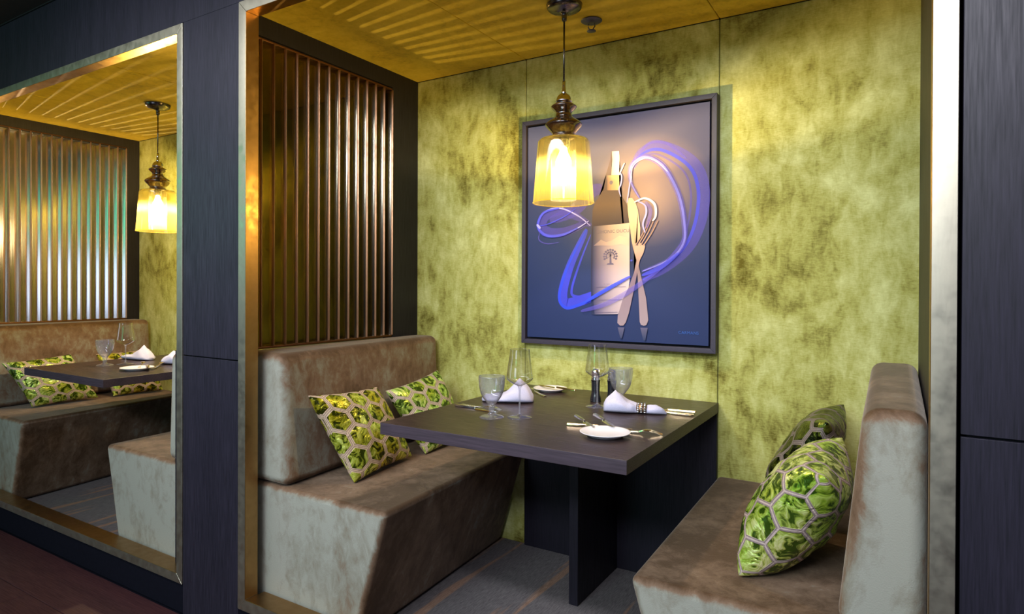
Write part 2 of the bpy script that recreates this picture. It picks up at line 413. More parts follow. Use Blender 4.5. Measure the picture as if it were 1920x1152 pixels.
# velvet back wall panels and ceiling panels
wb = sempty('wall_back')
obj('backing', B(-5.3, 2.45, D + .02, D + .06, -.1, 2.4), gap_m, wb)
xs = [-5.3, -4.64, -3.75, -2.662, -2.0, -1.113, -.03, .6515, 1.536, 2.21]
for a, b in zip(xs[:-1], xs[1:]):
    obj('panel', B(a + .0012, b - .0012, D, D + .02, 0, H), green_velvet, wb, bevel=.004, seg=2)
ce = sempty('ceiling')
obj('backing', B(-5.3, 2.45, .03, 1.2, H + .02, H + .05), gap_m, ce)
for a, b in zip(xs[:-1], xs[1:]):
    obj('panel', B(a + .0012, b - .0012, .055, D - .001, H, H + .02), ceil_velvet, ce, bevel=.003, seg=2)
obj('edge_strip', B(-5.3, 2.45, .03, .055, H - .07, H + .02), veneer_in, ce)

# walls between the booths
wr = sempty('wall_right')
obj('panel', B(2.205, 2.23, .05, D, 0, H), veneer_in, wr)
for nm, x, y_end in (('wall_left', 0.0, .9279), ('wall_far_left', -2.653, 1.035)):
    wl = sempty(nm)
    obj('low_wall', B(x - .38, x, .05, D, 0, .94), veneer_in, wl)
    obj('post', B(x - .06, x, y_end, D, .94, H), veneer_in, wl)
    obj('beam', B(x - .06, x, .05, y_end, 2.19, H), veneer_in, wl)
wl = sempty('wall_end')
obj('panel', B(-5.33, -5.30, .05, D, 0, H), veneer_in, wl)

def lattice(x, ys, z0, z1, y0, y1, label, group=None, turn=29, gmat=None):
    t = thing('slatted_screen', label, 'screen', (x, 0, z0))
    obj('rail', B(-.055, .002, y0, y1, 0, .010), rail_m, t, bevel=.001, seg=1)
    obj('rail', B(-.055, .002, y0, y1, z1 - z0 - .008, z1 - z0), rail_m, t, bevel=.001, seg=1)
    # a slat: a polished bronze blade turned a little, with a copper edge facing the booth
    bm = B(-.056, -.003, -.002, .002, .010, z1 - z0 - .008); s0 = obj('slat', bm, gmat or bronze, t, bevel=.001, seg=1)
    be = B(-.004, .006, -.0035, .0035, .010, z1 - z0 - .008); e0 = obj('edge_strip', be, copper, s0, bevel=.001, seg=1)
    for i, y in enumerate(ys):
        if i == 0: s = s0
        else:
            s = s0.copy(); C.objects.link(s); s.parent = t
            e = e0.copy(); C.objects.link(e); e.parent = s
        s.location = (0, y, 0); s.rotation_euler = (0, 0, math.radians(turn))
    return t
lattice(-.002, [.112 + .0583 * i for i in range(15)], .9553, 2.1838, .055, .9279,
        'screen of upright bronze slats above the left bench of the nearer booth', 'slatted screens')
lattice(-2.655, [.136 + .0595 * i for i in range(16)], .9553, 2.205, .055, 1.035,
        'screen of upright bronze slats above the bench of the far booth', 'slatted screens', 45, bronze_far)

# ------------------------------------------------------------------ benches
def bench(label, sx, fx0, fx1, bx0, bx1, bk_front, bk_back, wall, hid, y0=.088, y1=1.106, zs=.468, zt=.957, rb=.035):
    """sx=+1: seat faces +x. fx: seat edge x (front end top, bottom), bx: back end; bk: backrest face x (top,bottom) at each end"""
    t = thing('velvet_bench', label, 'bench', (wall, y0, 0))
    W = Vector((wall, y0, 0))
    def q(pts): return hexa([tuple(Vector(p) - W) for p in (pts if sx > 0 else [pts[i] for i in (1, 0, 3, 2, 5, 4, 7, 6)])])
    base = q([(wall, y0, .002), (fx1, y0, .002), (bx1, y1, .002), (wall, y1, .002), (wall, y0, zs), (fx0, y0, zs), (bx0, y1, zs), (wall, y1, zs)])
    obj('seat_base', base, bench_m, t, bevel=.022, seg=4)
    s = .004 * sx
    back = q([(wall, y0, zs + .002), (bk_front[1], y0, zs + .002), (bk_back[1], y1, zs + .002), (wall, y1, zs + .002),
              (wall, y0, zt), (bk_front[0], y0, zt), (bk_back[0], y1, zt), (wall, y1, zt)])
    obj('backrest', back, bench_m, t, bevel=rb, seg=5)
    # stitched seams along the front end of the seat and the backrest
    g = .004
    pts = [Vector((wall + sx * .03, y0 - g + .007, zs - .020)) - W, Vector((fx0 - sx * .026, y0 - g + .007, zs - .020)) - W]
    obj('seam', tube(pts, .0022, 6), seam_m, t)
    return t
bench('grey brown velvet bench left of the table in the nearer booth', 1, .735, .597, .672, .533, (.236, .256), (.150, .170), .005, 0)
bench('brown velvet bench at the far right with its tall backrest end toward the aisle', -1, 1.563, 1.700, 1.540, 1.680, (2.086, 2.036), (2.068, 2.040), 2.203, 0, zt=.952)
bench('velvet bench under the screen of the far booth', 1, -1.868, -2.005, -1.992, -2.135, (-2.42, -2.40), (-2.478, -2.455), -2.650, 0)
bench('pale grey velvet bench at the right side of the far booth behind the brass frame', -1, -1.010, -.895, -1.070, -.95, (-.49, -.508), (-.52, -.53), -.385, 0, zs=.462, zt=.925)

# ------------------------------------------------------------------ tables
def table(label, x0, x1, y0, y1, px0, px1, py0):
    t = thing('dining_table', label, 'table', ((x0 + x1) / 2, (y0 + y1) / 2, 0))
    ox, oy = t.location.x, t.location.y
    bm = B(x0 - ox, x1 - ox, y0 - oy, y1 - oy, .7105, .750)
    for f in bm.faces:
        c = f.calc_center_median()
        f.material_index = 0 if c.z > .74 else 1
    obj('table_top', bm, [table_wood, table_edge], t, bevel=.0012, seg=1)
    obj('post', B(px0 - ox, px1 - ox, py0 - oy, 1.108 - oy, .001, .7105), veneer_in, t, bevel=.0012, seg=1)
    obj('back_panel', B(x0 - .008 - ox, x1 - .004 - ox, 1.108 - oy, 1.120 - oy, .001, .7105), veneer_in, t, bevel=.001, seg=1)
table('dark wooden table with a slab post between two benches in the nearer booth', .668, 1.540, .133, 1.120, 1.084, 1.121, .718)
table('dark wooden table partly hidden by the brass frame in the far booth', -1.952, -1.115, .128, 1.120, -1.535, -1.498, .718)

# ------------------------------------------------------------------ cushions
def pillow(label, TL, TR, BR, BL, th, mat, seed, flip=False):
    TL, TR, BR, BL = map(Vector, (TL, TR, BR, BL)); c = (TL + TR + BR + BL) / 4
    n = ((TR - TL) + (BR - BL)).cross((BL - TL) + (BR - TR)).normalized()
    if flip: n = -n
    n_ = 40; bm = bmesh.new(); uvl = bm.loops.layers.uv.new('UVMap')
    def P(u, v, s):
        a, b = (u + 1) / 2, (v + 1) / 2
        p = TL.lerp(TR, a).lerp(BL.lerp(BR, a), b)
        # edges pull in between the corners
        pin = .055
        e1 = (TR - TL + BR - BL) / 4; e2 = (BL - TL + BR - TR) / 4
        p = p - e1 * (u * pin * (1 - v * v)) - e2 * (v * pin * (1 - u * u))
        prof = (max(0, 1 - abs(u) ** 2.6)) ** .46 * (max(0, 1 - abs(v) ** 2.6)) ** .46
        wr = noise.noise(Vector((u * 1.7 + seed, v * 1.7, s * 3.0))) * .16 + noise.noise(Vector((u * 5 + seed, v * 5, s * 2.0))) * .07
        edge = prof ** .5
        return p + n * (s * th * (prof * (1 + wr)) + .02 * edge * 0)
    # texture coordinates follow the arc length so the pattern does not stretch round the sides
    hw = (TR - TL).length / 2; T = [math.sin(math.pi / 2 * (-1 + 2 * i / n_)) for i in range(n_ + 1)]
    pf = [th * (max(0, 1 - abs(t_) ** 2.6)) ** .46 for t_ in T]; arc = [0]
    for i in range(n_): arc.append(arc[-1] + math.hypot((T[i + 1] - T[i]) * hw, pf[i + 1] - pf[i]))
    arc = [a_ / (2 * hw) for a_ in arc]
    grids = {}
    for s in (1, -1):
        g = [[None] * (n_ + 1) for _ in range(n_ + 1)]
        for i in range(n_ + 1):
            for j in range(n_ + 1):
                u, v = T[i], T[j]
                if s == -1 and (i in (0, n_) or j in (0, n_)): g[i][j] = grids[1][i][j]
                else: g[i][j] = bm.verts.new(P(u, v, s) - c)
        grids[s] = g
        for i in range(n_):
            for j in range(n_):
                vs = [g[i][j], g[i + 1][j], g[i + 1][j + 1], g[i][j + 1]]; ij = [(i, j), (i + 1, j), (i + 1, j + 1), (i, j + 1)]
                if s == -1: vs.reverse(); ij.reverse()
                f = bm.faces.new(vs)
                for lp, (a, b) in zip(f.loops, ij): lp[uvl].uv = (arc[a] + (s < 0) * .3, arc[b])
    bmesh.ops.recalc_face_normals(bm, faces=bm.faces[:])
    o = obj('cushion', bm, mat, smooth=True); o.location = c
    return tag(o, label, 'cushion')
GC = 'patterned cushions'
pillow('green gold hexagon cushion leaning in front on the left bench of the nearer booth', (.285, .160, .800), (.285, .520, .785), (.375, .640, .480), (.420, .262, .472), .062, cush_green, 1, True)
pillow('bright green hexagon cushion behind the table corner by the back wall', (.250, .612, .752), (.240, .985, .800), (.375, 1.060, .475), (.385, .720, .472), .058, cush_lime, 5, True)
pillow('large lime hexagon cushion at the front of the far right bench', (2.005, .190, .765), (2.015, .560, .785), (1.870, .630, .480), (1.806, .225, .475), .098, cush_big, 9)
pillow('dark green hexagon cushion behind the lime one on the right bench', (1.965, .680, .800), (1.985, 1.045, .80), (1.785, 1.030, .480), (1.800, .685, .478), .078, cush_dark, 12)
pillow('green hexagon cushion seen under the table edge in the far booth', (-2.345, .165, .745), (-2.345, .530, .765), (-2.250, .650, .480), (-2.255, .285, .475), .060, cush_lime, 15, True)
pillow('gold green hexagon cushion further back under the far booth table', (-2.390, .700, .745), (-2.400, 1.060, .75), (-2.200, 1.040, .480), (-2.250, .740, .475), .058, cush_green, 19, True)

# ------------------------------------------------------------------ pendant lamps
def shape_lamp(d):
    """invented lamp curve: boosted just above level for ceiling stripes, little straight up"""
    d.use_nodes = True; nt = d.node_tree; em = nt.nodes['Emission']
    tc = N(nt, 'ShaderNodeTexCoord'); sp = N(nt, 'ShaderNodeSeparateXYZ'); nt.links.new(tc.outputs['Normal'], sp.inputs[0])
    f = math_(nt, 'ADD', math_(nt, 'MULTIPLY', sp.outputs[2], .5), .5)
    nt.links.new(ramp(nt, f, [(0, (.9, .9, .9)), (.5, (.60, .60, .60)), (.56, (.75, .75, .75)), (.60, (2.0, 2.0, 2.0)), (.715, (2.4, 2.4, 2.4)), (.80, (.10, .10, .10)), (1, (.02, .02, .02))]), em.inputs['Strength'])  # lobe above level added to throw slat stripes on the neighbouring ceiling
def pendant(label, x, y, power):
    t = thing('pendant_lamp', label, 'lamp', (x, y, 0), 0, 'pendant lamps')
    obj('ceiling_rose', lathe(sm([(0, H - .001), (.062, H - .001), (.066, H - .008), (.060, H - .020), (.030, H - .030), (.012, H - .036), (.009, H - .062), (.0, H - .064)], 3)), gunmetal, t, smooth=True)
    obj('cord', tube([(0, 0, 1.965), (0, 0, H - .05)], .0035, 8), gunmetal, t, smooth=True)
    obj('cord_grip', lathe([(0, 1.980), (.006, 1.980), (.0065, 1.962), (.008, 1.940), (.012, 1.930), (0, 1.929)], 20), chrome, t, smooth=True)
    obj('cap', lathe(sm([(0, 1.934), (.012, 1.932), (.024, 1.922), (.029, 1.907), (.029, 1.902), (0, 1.902)], 3)), chrome, t, smooth=True)
    neck = sm([(.026, 1.902), (.032, 1.896), (.046, 1.886), (.048, 1.881), (.040, 1.872), (.030, 1.862), (.030, 1.852), (.036, 1.842), (.060, 1.826), (.069, 1.816), (.066, 1.808), (.050, 1.790), (.042, 1.780), (.044, 1.772), (.052, 1.764)], 3)
    obj('glass_neck', lathe(neck, 48), smoke, t, smooth=True)
    obj('neck_tube', lathe([(0, 1.90), (.013, 1.90), (.013, 1.775), (.020, 1.765), (.020, 1.735), (0, 1.735)], 24), gunmetal, t, smooth=True)
    sh = [(.050, 1.765)] + sm([(.060, 1.7635), (.085, 1.761), (.095, 1.752), (.098, 1.738), (.105, 1.640), (.1145, 1.522)], 4)
    obj('glass_shade', lathe(sh, 64), amber, t, smooth=True)
    obj('shade_rim', lathe([(.1145 + .002 * math.cos(a), 1.522 + .002 * math.sin(a)) for a in [k * math.pi / 3 for k in range(6)]], 64, closed=True), amber, t, smooth=True)
    n = 72; pr = [(.046, 1.755), (.046, 1.70), (.046, 1.60), (.046, 1.532)]
    obj('ribbed_tube', lathe(pr, n, [1] * 4, ribamp=.0012), amber_in, t)
    obj('bulb', lathe(sm([(0, 1.735), (.012, 1.730), (.016, 1.712), (.026, 1.690), (.030, 1.670), (.026, 1.650), (.014, 1.640), (0, 1.638)], 3), 24), bulb_m, t, smooth=True)
    d = bpy.data.lights.new('lamp_light', 'POINT'); d.energy = power; d.color = (1.0, .79, .50); d.shadow_soft_size = .012
    shape_lamp(d)
    l = bpy.data.objects.new('lamp_light', d); C.objects.link(l); l.location = (x, y, 1.615)
    return t
pendant('amber glass pendant lamp hanging over the table of the nearer booth', 1.068, .690, 28)
pendant('amber glass pendant lamp hanging in the far booth', -1.574, .650, 66)
dd = bpy.data.lights.new('third_booth_lamp', 'POINT'); dd.energy = 80; dd.color = (1, .79, .5); dd.shadow_soft_size = .012; shape_lamp(dd)
lo = bpy.data.objects.new('third_booth_lamp', dd); C.objects.link(lo); lo.location = (-4.2, .66, 1.615)

sp = thing('fire_sprinkler', 'small grey fire sprinkler on the amber-lit ceiling behind the lamp', 'sprinkler', (1.096, .874, H))
obj('escutcheon', lathe(sm([(0, -.001), (.038, -.001), (.040, -.005), (.022, -.012), (.010, -.014), (0, -.014)], 3), 28), sprink, sp, smooth=True)
bm = tube([(.012, 0, -.012), (.015, 0, -.026), (.004, 0, -.040)], .0025, 8); tube([(-.012, 0, -.012), (-.015, 0, -.026), (-.004, 0, -.040)], .0025, 8, bm)
obj('frame_arm', bm, sprink, sp, smooth=True)
obj('deflector', lathe([(0, -.040), (.017, -.041), (.018, -.044), (0, -.045)], 24), sprink, sp, smooth=True)

# ------------------------------------------------------------------ wall picture (print built as flat layers)
PX0, PX1, PZ0, PZ1 = .6557, 1.537, .9464, 1.9666
pic = thing('framed_picture', 'large framed blue print of a wine bottle and cutlery on the green wall', 'picture', (1.096, 1.122, 1.456))
PO = Vector((1.096, 1.122, 1.456))
yf, yc = 1.080, 1.086
def prail(a, b, c, d): obj('frame_rail', hexa([(p[0] - PO.x, y - PO.y, p[1] - PO.z) for y, pts in ((1.120, (a, b, c, d)), (yf, (a, b, c, d))) for p in pts]), frame_m, pic, bevel=.001, seg=1)
wd = .020
o_ = [(PX0, PZ0), (PX1, PZ0), (PX1, PZ1), (PX0, PZ1)]; i_ = [(PX0 + wd, PZ0 + wd), (PX1 - wd, PZ0 + wd), (PX1 - wd, PZ1 - wd), (PX0 + wd, PZ1 - wd)]
for k in range(4): prail(o_[k], o_[(k + 1) % 4], i_[(k + 1) % 4], i_[k])
obj('backing_board', B(PX0 + .018 - PO.x, PX1 - .018 - PO.x, 1.108 - PO.y, 1.120 - PO.y, PZ0 + .018 - PO.z, PZ1 - .018 - PO.z), gap_m, pic)

def print_bg():
    mt, nt, bs = new_mat('print_background')
    tc = N(nt, 'ShaderNodeTexCoord')
    sx = N(nt, 'ShaderNodeSeparateXYZ'); nt.links.new(tc.outputs['Object'], sx.inputs[0])
    base = ramp(nt, math_(nt, 'ADD', math_(nt, 'MULTIPLY', sx.outputs[2], 1.0), .5), [(0.0, (.018, .031, .108)), (.45, (.024, .038, .125)), (.75, (.052, .058, .135)), (1.0, (.075, .080, .165))])
    def dist(cx, cz, sxx, szz):
        a = math_(nt, 'MULTIPLY', math_(nt, 'SUBTRACT', sx.outputs[0], cx), 1 / sxx); b = math_(nt, 'MULTIPLY', math_(nt, 'SUBTRACT', sx.outputs[2], cz), 1 / szz)
        return math_(nt, 'SQRT', math_(nt, 'ADD', math_(nt, 'MULTIPLY', a, a), math_(nt, 'MULTIPLY', b, b)))
    g = ramp(nt, dist(1.268 - PO.x, 1.610 - PO.z, .26, .24), [(0, (1, 1, 1)), (.35, (.62, .62, .62)), (.7, (.18, .18, .18)), (1, (0, 0, 0))])
    c = mixc(nt, g, base, (.50, .33, .25))
    g2 = ramp(nt, dist(1.22 - PO.x, 1.70 - PO.z, .50, .46), [(0, (.5, .5, .5)), (1, (0, 0, 0))])
    c = mixc(nt, g2, c, (.13, .105, .20))
    nt.links.new(c, bs.inputs['Base Color']); bs.inputs['Roughness'].default_value = .55; bs.inputs['Specular IOR Level'].default_value = .2
    return mt
canvas = obj('printed_canvas', B(.685 - PO.x, 1.508 - PO.x, yc - PO.y, 1.108 - PO.y, .976 - PO.z, 1.937 - PO.z), print_bg(), pic)
_layer = [0]
def flat(name, pts, mat, parent=None, label=None):
    _layer[0] += 1; y = yc - .0002 * _layer[0] - .0002
    bm = bmesh.new(); vs = [bm.verts.new((x - PO.x, y - PO.y, z - PO.z)) for x, z in pts]
    bm.faces.new(vs)
    bmesh.ops.triangulate(bm, faces=bm.faces[:])
    for f in bm.faces:
        f.normal_update()
        if f.normal.y > 0: f.normal_flip()
    return obj(name, bm, mat, canvas if parent is None else parent, label=label)
def inkgrad(name, axis, stops, alpha=1.0):
    mt, nt, bs = new_mat(name)
    tc = N(nt, 'ShaderNodeTexCoord'); sx = N(nt, 'ShaderNodeSeparateXYZ'); nt.links.new(tc.outputs['Object'], sx.inputs[0])
    f = math_(nt, 'ADD', sx.outputs[axis], .5)
    nt.links.new(ramp(nt, f, stops), bs.inputs['Base Color'])
    bs.inputs['Roughness'].default_value = .6; bs.inputs['Specular IOR Level'].default_value = .2; bs.inputs['Alpha'].default_value = alpha
    return mt
def X(x): return x - PO.x + .5
def Z(z): return z - PO.z + .5
m_bottle = inkgrad('ink_bottle', 2, [(Z(1.1), (.020, .028, .08)), (Z(1.45), (.035, .030, .065)), (Z(1.56), (.11, .075, .080)), (Z(1.68), (.085, .065, .10))])
m_label = inkgrad('ink_label', 0, [(X(1.010), (.03, .035, .10)), (X(1.055), (.20, .16, .24)), (X(1.11), (.42, .33, .38)), (X(1.175), (.56, .45, .48))])
m_cap = inkgrad('ink_capsule', 0, [(X(1.09), (.10, .08, .16)), (X(1.104), (.40, .33, .44)), (X(1.128), (.58, .48, .60))])
m_band = inkgrad('ink_band', 0, [(X(1.075), (.14, .10, .12)), (X(1.10), (.46, .26, .20)), (X(1.13), (.66, .38, .27))])
m_knife = inkgrad('ink_knife', 2, [(Z(1.05), (.34, .26, .30)), (Z(1.30), (.24, .17, .20)), (Z(1.38), (.50, .34, .28)), (Z(1.5), (.70, .50, .40))])
m_fork = inkgrad('ink_fork', 2, [(Z(1.05), (.32, .24, .28)), (Z(1.25), (.20, .14, .20)), (Z(1.36), (.52, .35, .32))])
m_tine = inkgrad('ink_tine', 2, [(Z(1.38), (.40, .26, .25)), (Z(1.50), (.28, .17, .17))])
m_refl = inkgrad('ink_reflection', 2, [(Z(.985), (.03, .045, .115)), (Z(1.04), (.12, .11, .19))])
m_hill = inkgrad('ink_hills', 0, [(X(1.02), (.20, .15, .22)), (X(1.14), (.60, .45, .45))])
def ink(name, col, alpha): 
    mt = simple(name, col, .6, nscale=8); mt.node_tree.nodes['Principled BSDF'].inputs['Alpha'].default_value = alpha; return mt
t_hi = ink('ink_trail_bright', (.36, .36, 1.0), .85); t_mid = ink('ink_trail_blue', (.06, .07, .90), .62); t_lo = ink('ink_trail_haze', (.13, .10, .75), .34)
t_core = ink('ink_trail_core', (.02, .06, .95), .8); t_peach = ink('ink_trail_white', (.80, .70, .98), .9)
def ribbon(name, pts, wd, mat, n=8, taper=True, off=0):
    global canvas
    _layer[0] += 1; y = yc - .0002 * _layer[0] - .0002
    P = sm(pts, n); bm = bmesh.new(); prev = None; L = len(P)
    for i, p in enumerate(P):
        a = P[max(0, i - 1)]; b = P[min(L - 1, i + 1)]; dx, dz = b[0] - a[0], b[1] - a[1]; l = math.hypot(dx, dz) or 1
        nx, nz_ = -dz / l, dx / l; t = i / (L - 1)
        ww = wd * (.25 + .75 * math.sin(math.pi * t) ** .5 if taper else 1) / 2
        o2 = off * math.sin(math.pi * t)
        v1 = bm.verts.new((p[0] + nx * (o2 + ww) - PO.x, y - PO.y, p[1] + nz_ * (o2 + ww) - PO.z)); v2 = bm.verts.new((p[0] + nx * (o2 - ww) - PO.x, y - PO.y, p[1] + nz_ * (o2 - ww) - PO.z))
        if prev: bm.faces.new((prev[0], prev[1], v2, v1))
        prev = (v1, v2)
    for f in bm.faces:
        f.normal_update()
        if f.normal.y > 0: f.normal_flip()
    return obj(name, bm, mat, canvas)
TA = [(1.224, 1.576), (1.184, 1.651), (1.188, 1.715), (1.235, 1.745), (1.285, 1.731), (1.337, 1.682), (1.392, 1.569), (1.414, 1.44), (1.404, 1.374), (1.35, 1.318), (1.237, 1.272)]
TB = [(1.19, 1.705), (1.235, 1.762), (1.314, 1.768), (1.424, 1.695), (1.464, 1.600), (1.457, 1.48), (1.415, 1.375), (1.328, 1.291), (1.237, 1.237)]
TC_ = [(1.002, 1.471), (.943, 1.518), (.851, 1.557), (.77, 1.54), (.742, 1.481), (.784, 1.438), (.865, 1.437), (.943, 1.465), (.994, 1.493)]
TD = [(1.002, 1.434), (.944, 1.296), (.911, 1.19), (.932, 1.164), (1.009, 1.168), (1.107, 1.203), (1.186, 1.248)]
TE = [(.982, 1.458), (.892, 1.297), (.85, 1.166), (.88, 1.114), (.945, 1.127), (1.059, 1.173), (1.179, 1.226)]
TJ = [(.80, 1.505), (.917, 1.543), (1.006, 1.619), (1.061, 1.627)]
ribbon('light_trail', TB, .050, t_lo, off=.02); ribbon('light_trail', TB, .014, t_mid); ribbon('light_trail', TB, .008, t_lo, off=-.03)
ribbon('light_trail', [(1.19, 1.72), (1.26, 1.80), (1.34, 1.79), (1.42, 1.72)], .012, t_lo)
ribbon('light_trail', TC_, .045, t_lo, off=.018); ribbon('light_trail', TJ, .060, t_lo); ribbon('light_trail', TE, .050, t_mid, off=.018)
ribbon('light_trail', TE, .012, t_core); ribbon('light_trail', TD, .012, t_mid)
flat('bottle', [(1.095, 1.783), (1.091, 1.749), (1.072, 1.690), (1.070, 1.672), (1.061, 1.627), (1.040, 1.596), (1.022, 1.572), (1.010, 1.540), (1.008, 1.50), (1.003, 1.30), (1.006, 1.087), (1.029, 1.083), (1.132, 1.088), (1.176, 1.192), (1.182, 1.293), (1.182, 1.50), (1.178, 1.530), (1.165, 1.558), (1.142, 1.59), (1.134, 1.605), (1.131, 1.666), (1.133, 1.745), (1.128, 1.78)], m_bottle)
flat('bottle_label', [(1.012, 1.469), (1.096, 1.472), (1.179, 1.476), (1.181, 1.237), (1.175, 1.192), (1.13, 1.092), (1.022, 1.088), (1.010, 1.20)], m_label)
flat('bottle_capsule', [(1.098, 1.785), (1.131, 1.783), (1.133, 1.752), (1.131, 1.682), (1.096, 1.684), (1.100, 1.750)], m_cap)
flat('capsule_band', [(1.078, 1.684), (1.131, 1.682), (1.134, 1.617), (1.076, 1.621)], m_band)
flat('capsule_seal', [(1.096 + .008 * math.cos(a), 1.652 + .009 * math.sin(a)) for a in [k * math.pi / 6 for k in range(12)]], text_dark)
flat('label_hills', [(1.016, 1.385), (1.05, 1.410), (1.075, 1.398), (1.10, 1.405), (1.135, 1.424), (1.178, 1.412), (1.178, 1.380), (1.14, 1.388), (1.10, 1.382), (1.05, 1.385)], m_hill)
# tree emblem: trunk, ground line and leaf dabs in a round crown
def emblem():
    _layer[0] += 1; y = yc - .0002 * _layer[0] - .0002
    bm = bmesh.new(); cx, cz = 1.094, 1.338
    def poly(pts):
        f = bm.faces.new([bm.verts.new((x - PO.x, y - PO.y, z - PO.z)) for x, z in pts]); f.normal_update()
        if f.normal.y > 0: f.normal_flip()
    poly([(cx - .004, cz - .030), (cx + .006, cz - .030), (cx + .003, cz + .012), (cx - .002, cz + .012)])
    poly([(cx - .017, cz - .036), (cx + .017, cz - .036), (cx + .012, cz - .030), (cx - .012, cz - .030)])
    for k in range(11):
        a = math.radians(-25 + 23 * k); 
        for r, s in ((.029, .0062), (.019, .0048)):
            px, pz = cx + r * math.cos(a), cz + r * math.sin(a) * .95
            poly([(px + s * math.cos(a + b), pz + s * .8 * math.sin(a + b)) for b in (0, 1.3, 2.6, 3.6, 4.8)])
        poly([(cx - .0008, cz), (cx + .0008, cz), (cx + .02 * math.cos(a) + .0008, cz + .02 * math.sin(a)), (cx + .02 * math.cos(a) - .0008, cz + .02 * math.sin(a))])
    return obj('tree_emblem', bm, text_dark, canvas)
emblem()
def text(body, x, z, size, mat, name, par=None, sx=1.0):
    _layer[0] += 1; y = yc - .0002 * _layer[0] - .0002
    cu = bpy.data.curves.new(name, 'FONT'); cu.body = body; cu.size = size; cu.align_x = 'CENTER'; cu.space_character = 1.05
    o = bpy.data.objects.new(name, cu); C.objects.link(o)
    dg = bpy.context.evaluated_depsgraph_get(); me = bpy.data.meshes.new_from_object(o.evaluated_get(dg))
    bpy.data.objects.remove(o)
    me.transform(Matrix.Translation((x - PO.x, y - PO.y, z - PO.z)) @ Matrix.Diagonal((sx, 1, 1, 1)) @ Matrix.Rotation(math.pi / 2, 4, 'X'))
    me.materials.clear(); me.materials.append(mat)
    o = bpy.data.objects.new(name, me); C.objects.link(o); o.parent = canvas; return o
text('CIHONIC DUCU', 1.104, 1.437, .0195, text_dark, 'label_lettering')
text('~ ~~ ~~~ ~', 1.100, 1.215, .014, text_dark, 'label_script')
text('CARMANS', 1.430, 1.019, .017, text_blue, 'corner_signature')
for z in (1.205, 1.150): ribbon('label_rule', [(1.03, z), (1.10, z + .001), (1.165, z + .003)], .0016, text_dark, 2, False)
ribbon('label_rule', [(1.025, 1.098), (1.08, 1.098), (1.128, 1.100)], .0018, text_dark, 2, False)
# crossed knife and fork
flat('knife', [(1.170, 1.580), (1.190, 1.580), (1.206, 1.560), (1.217, 1.526), (1.228, 1.450), (1.226, 1.415), (1.205, 1.370), (1.213, 1.33), (1.232, 1.25), (1.254, 1.16), (1.264, 1.070), (1.256, 1.050), (1.245, 1.046), (1.232, 1.050), (1.227, 1.062), (1.222, 1.16), (1.217, 1.25), (1.203, 1.337), (1.190, 1.40), (1.180, 1.47), (1.172, 1.53)], m_knife)
flat('fork', [(1.200, 1.382), (1.206, 1.392), (1.213, 1.378), (1.224, 1.396), (1.236, 1.380), (1.246, 1.388), (1.248, 1.372), (1.241, 1.347), (1.226, 1.318), (1.214, 1.26), (1.200, 1.19), (1.180, 1.10), (1.166, 1.058), (1.155, 1.044), (1.140, 1.043), (1.128, 1.054), (1.130, 1.085), (1.150, 1.150), (1.180, 1.21), (1.200, 1.265), (1.212, 1.318), (1.202, 1.350)], m_fork)
for a, b in (((1.205, 1.378), (1.262, 1.478)), ((1.216, 1.378), (1.276, 1.490)), ((1.228, 1.378), (1.290, 1.492)), ((1.241, 1.378), (1.303, 1.480))):
    ribbon('fork_tine', [a, ((a[0] + b[0]) / 2 + .004, (a[1] + b[1]) / 2), b], .0045, m_tine, 4, False)
flat('reflection', [(1.130, 1.036), (1.160, 1.036), (1.150, .990), (1.142, .990)], m_refl)
flat('reflection', [(1.230, 1.038), (1.262, 1.038), (1.252, .985), (1.244, .985)], m_refl)
for pts, ww, mm in ((TA, .010, t_hi), (TA, .024, t_lo), ([(x + .006, z - .006) for x, z in TA[1:6]], .004, t_peach), (TC_, .008, t_hi), (TC_[2:8], .014, t_mid),
                    ([(.742, 1.481), (.80, 1.490), (.88, 1.520), (.93, 1.55)], .005, t_mid), ([(.755, 1.46), (.748, 1.42), (.79, 1.40), (.85, 1.405)], .006, t_lo),
                    ([(.736, 1.49), (.748, 1.478), (.755, 1.47)], .012, t_hi), ([(1.201, 1.56), (1.247, 1.574), (1.288, 1.548), (1.294, 1.50), (1.280, 1.478)], .010, t_peach),
                    ([(1.212, 1.566), (1.247, 1.546), (1.254, 1.513), (1.240, 1.468), (1.25, 1.43)], .008, t_hi), ([(1.25, 1.56), (1.272, 1.52), (1.255, 1.45)], .016, t_lo),
                    ([(1.134, 1.680), (1.146, 1.705), (1.158, 1.728)], .006, t_peach), ([(1.142, 1.587), (1.134, 1.620), (1.142, 1.640), (1.146, 1.672), (1.138, 1.69)], .007, t_hi),
                    ([(1.192, 1.71), (1.184, 1.65), (1.176, 1.60), (1.170, 1.56)], .006, t_hi), ([(.98, 1.140), (1.06, 1.185), (1.186, 1.252)], .016, t_core),
                    ([(.96, 1.100), (1.08, 1.135), (1.20, 1.20), (1.32, 1.285)], .022, t_lo), ([(1.237, 1.255), (1.32, 1.29), (1.39, 1.345)], .018, t_mid),
                    ([(1.186, 1.318), (1.196, 1.318)], .008, t_mid)):
    ribbon('light_trail', pts, ww, mm)

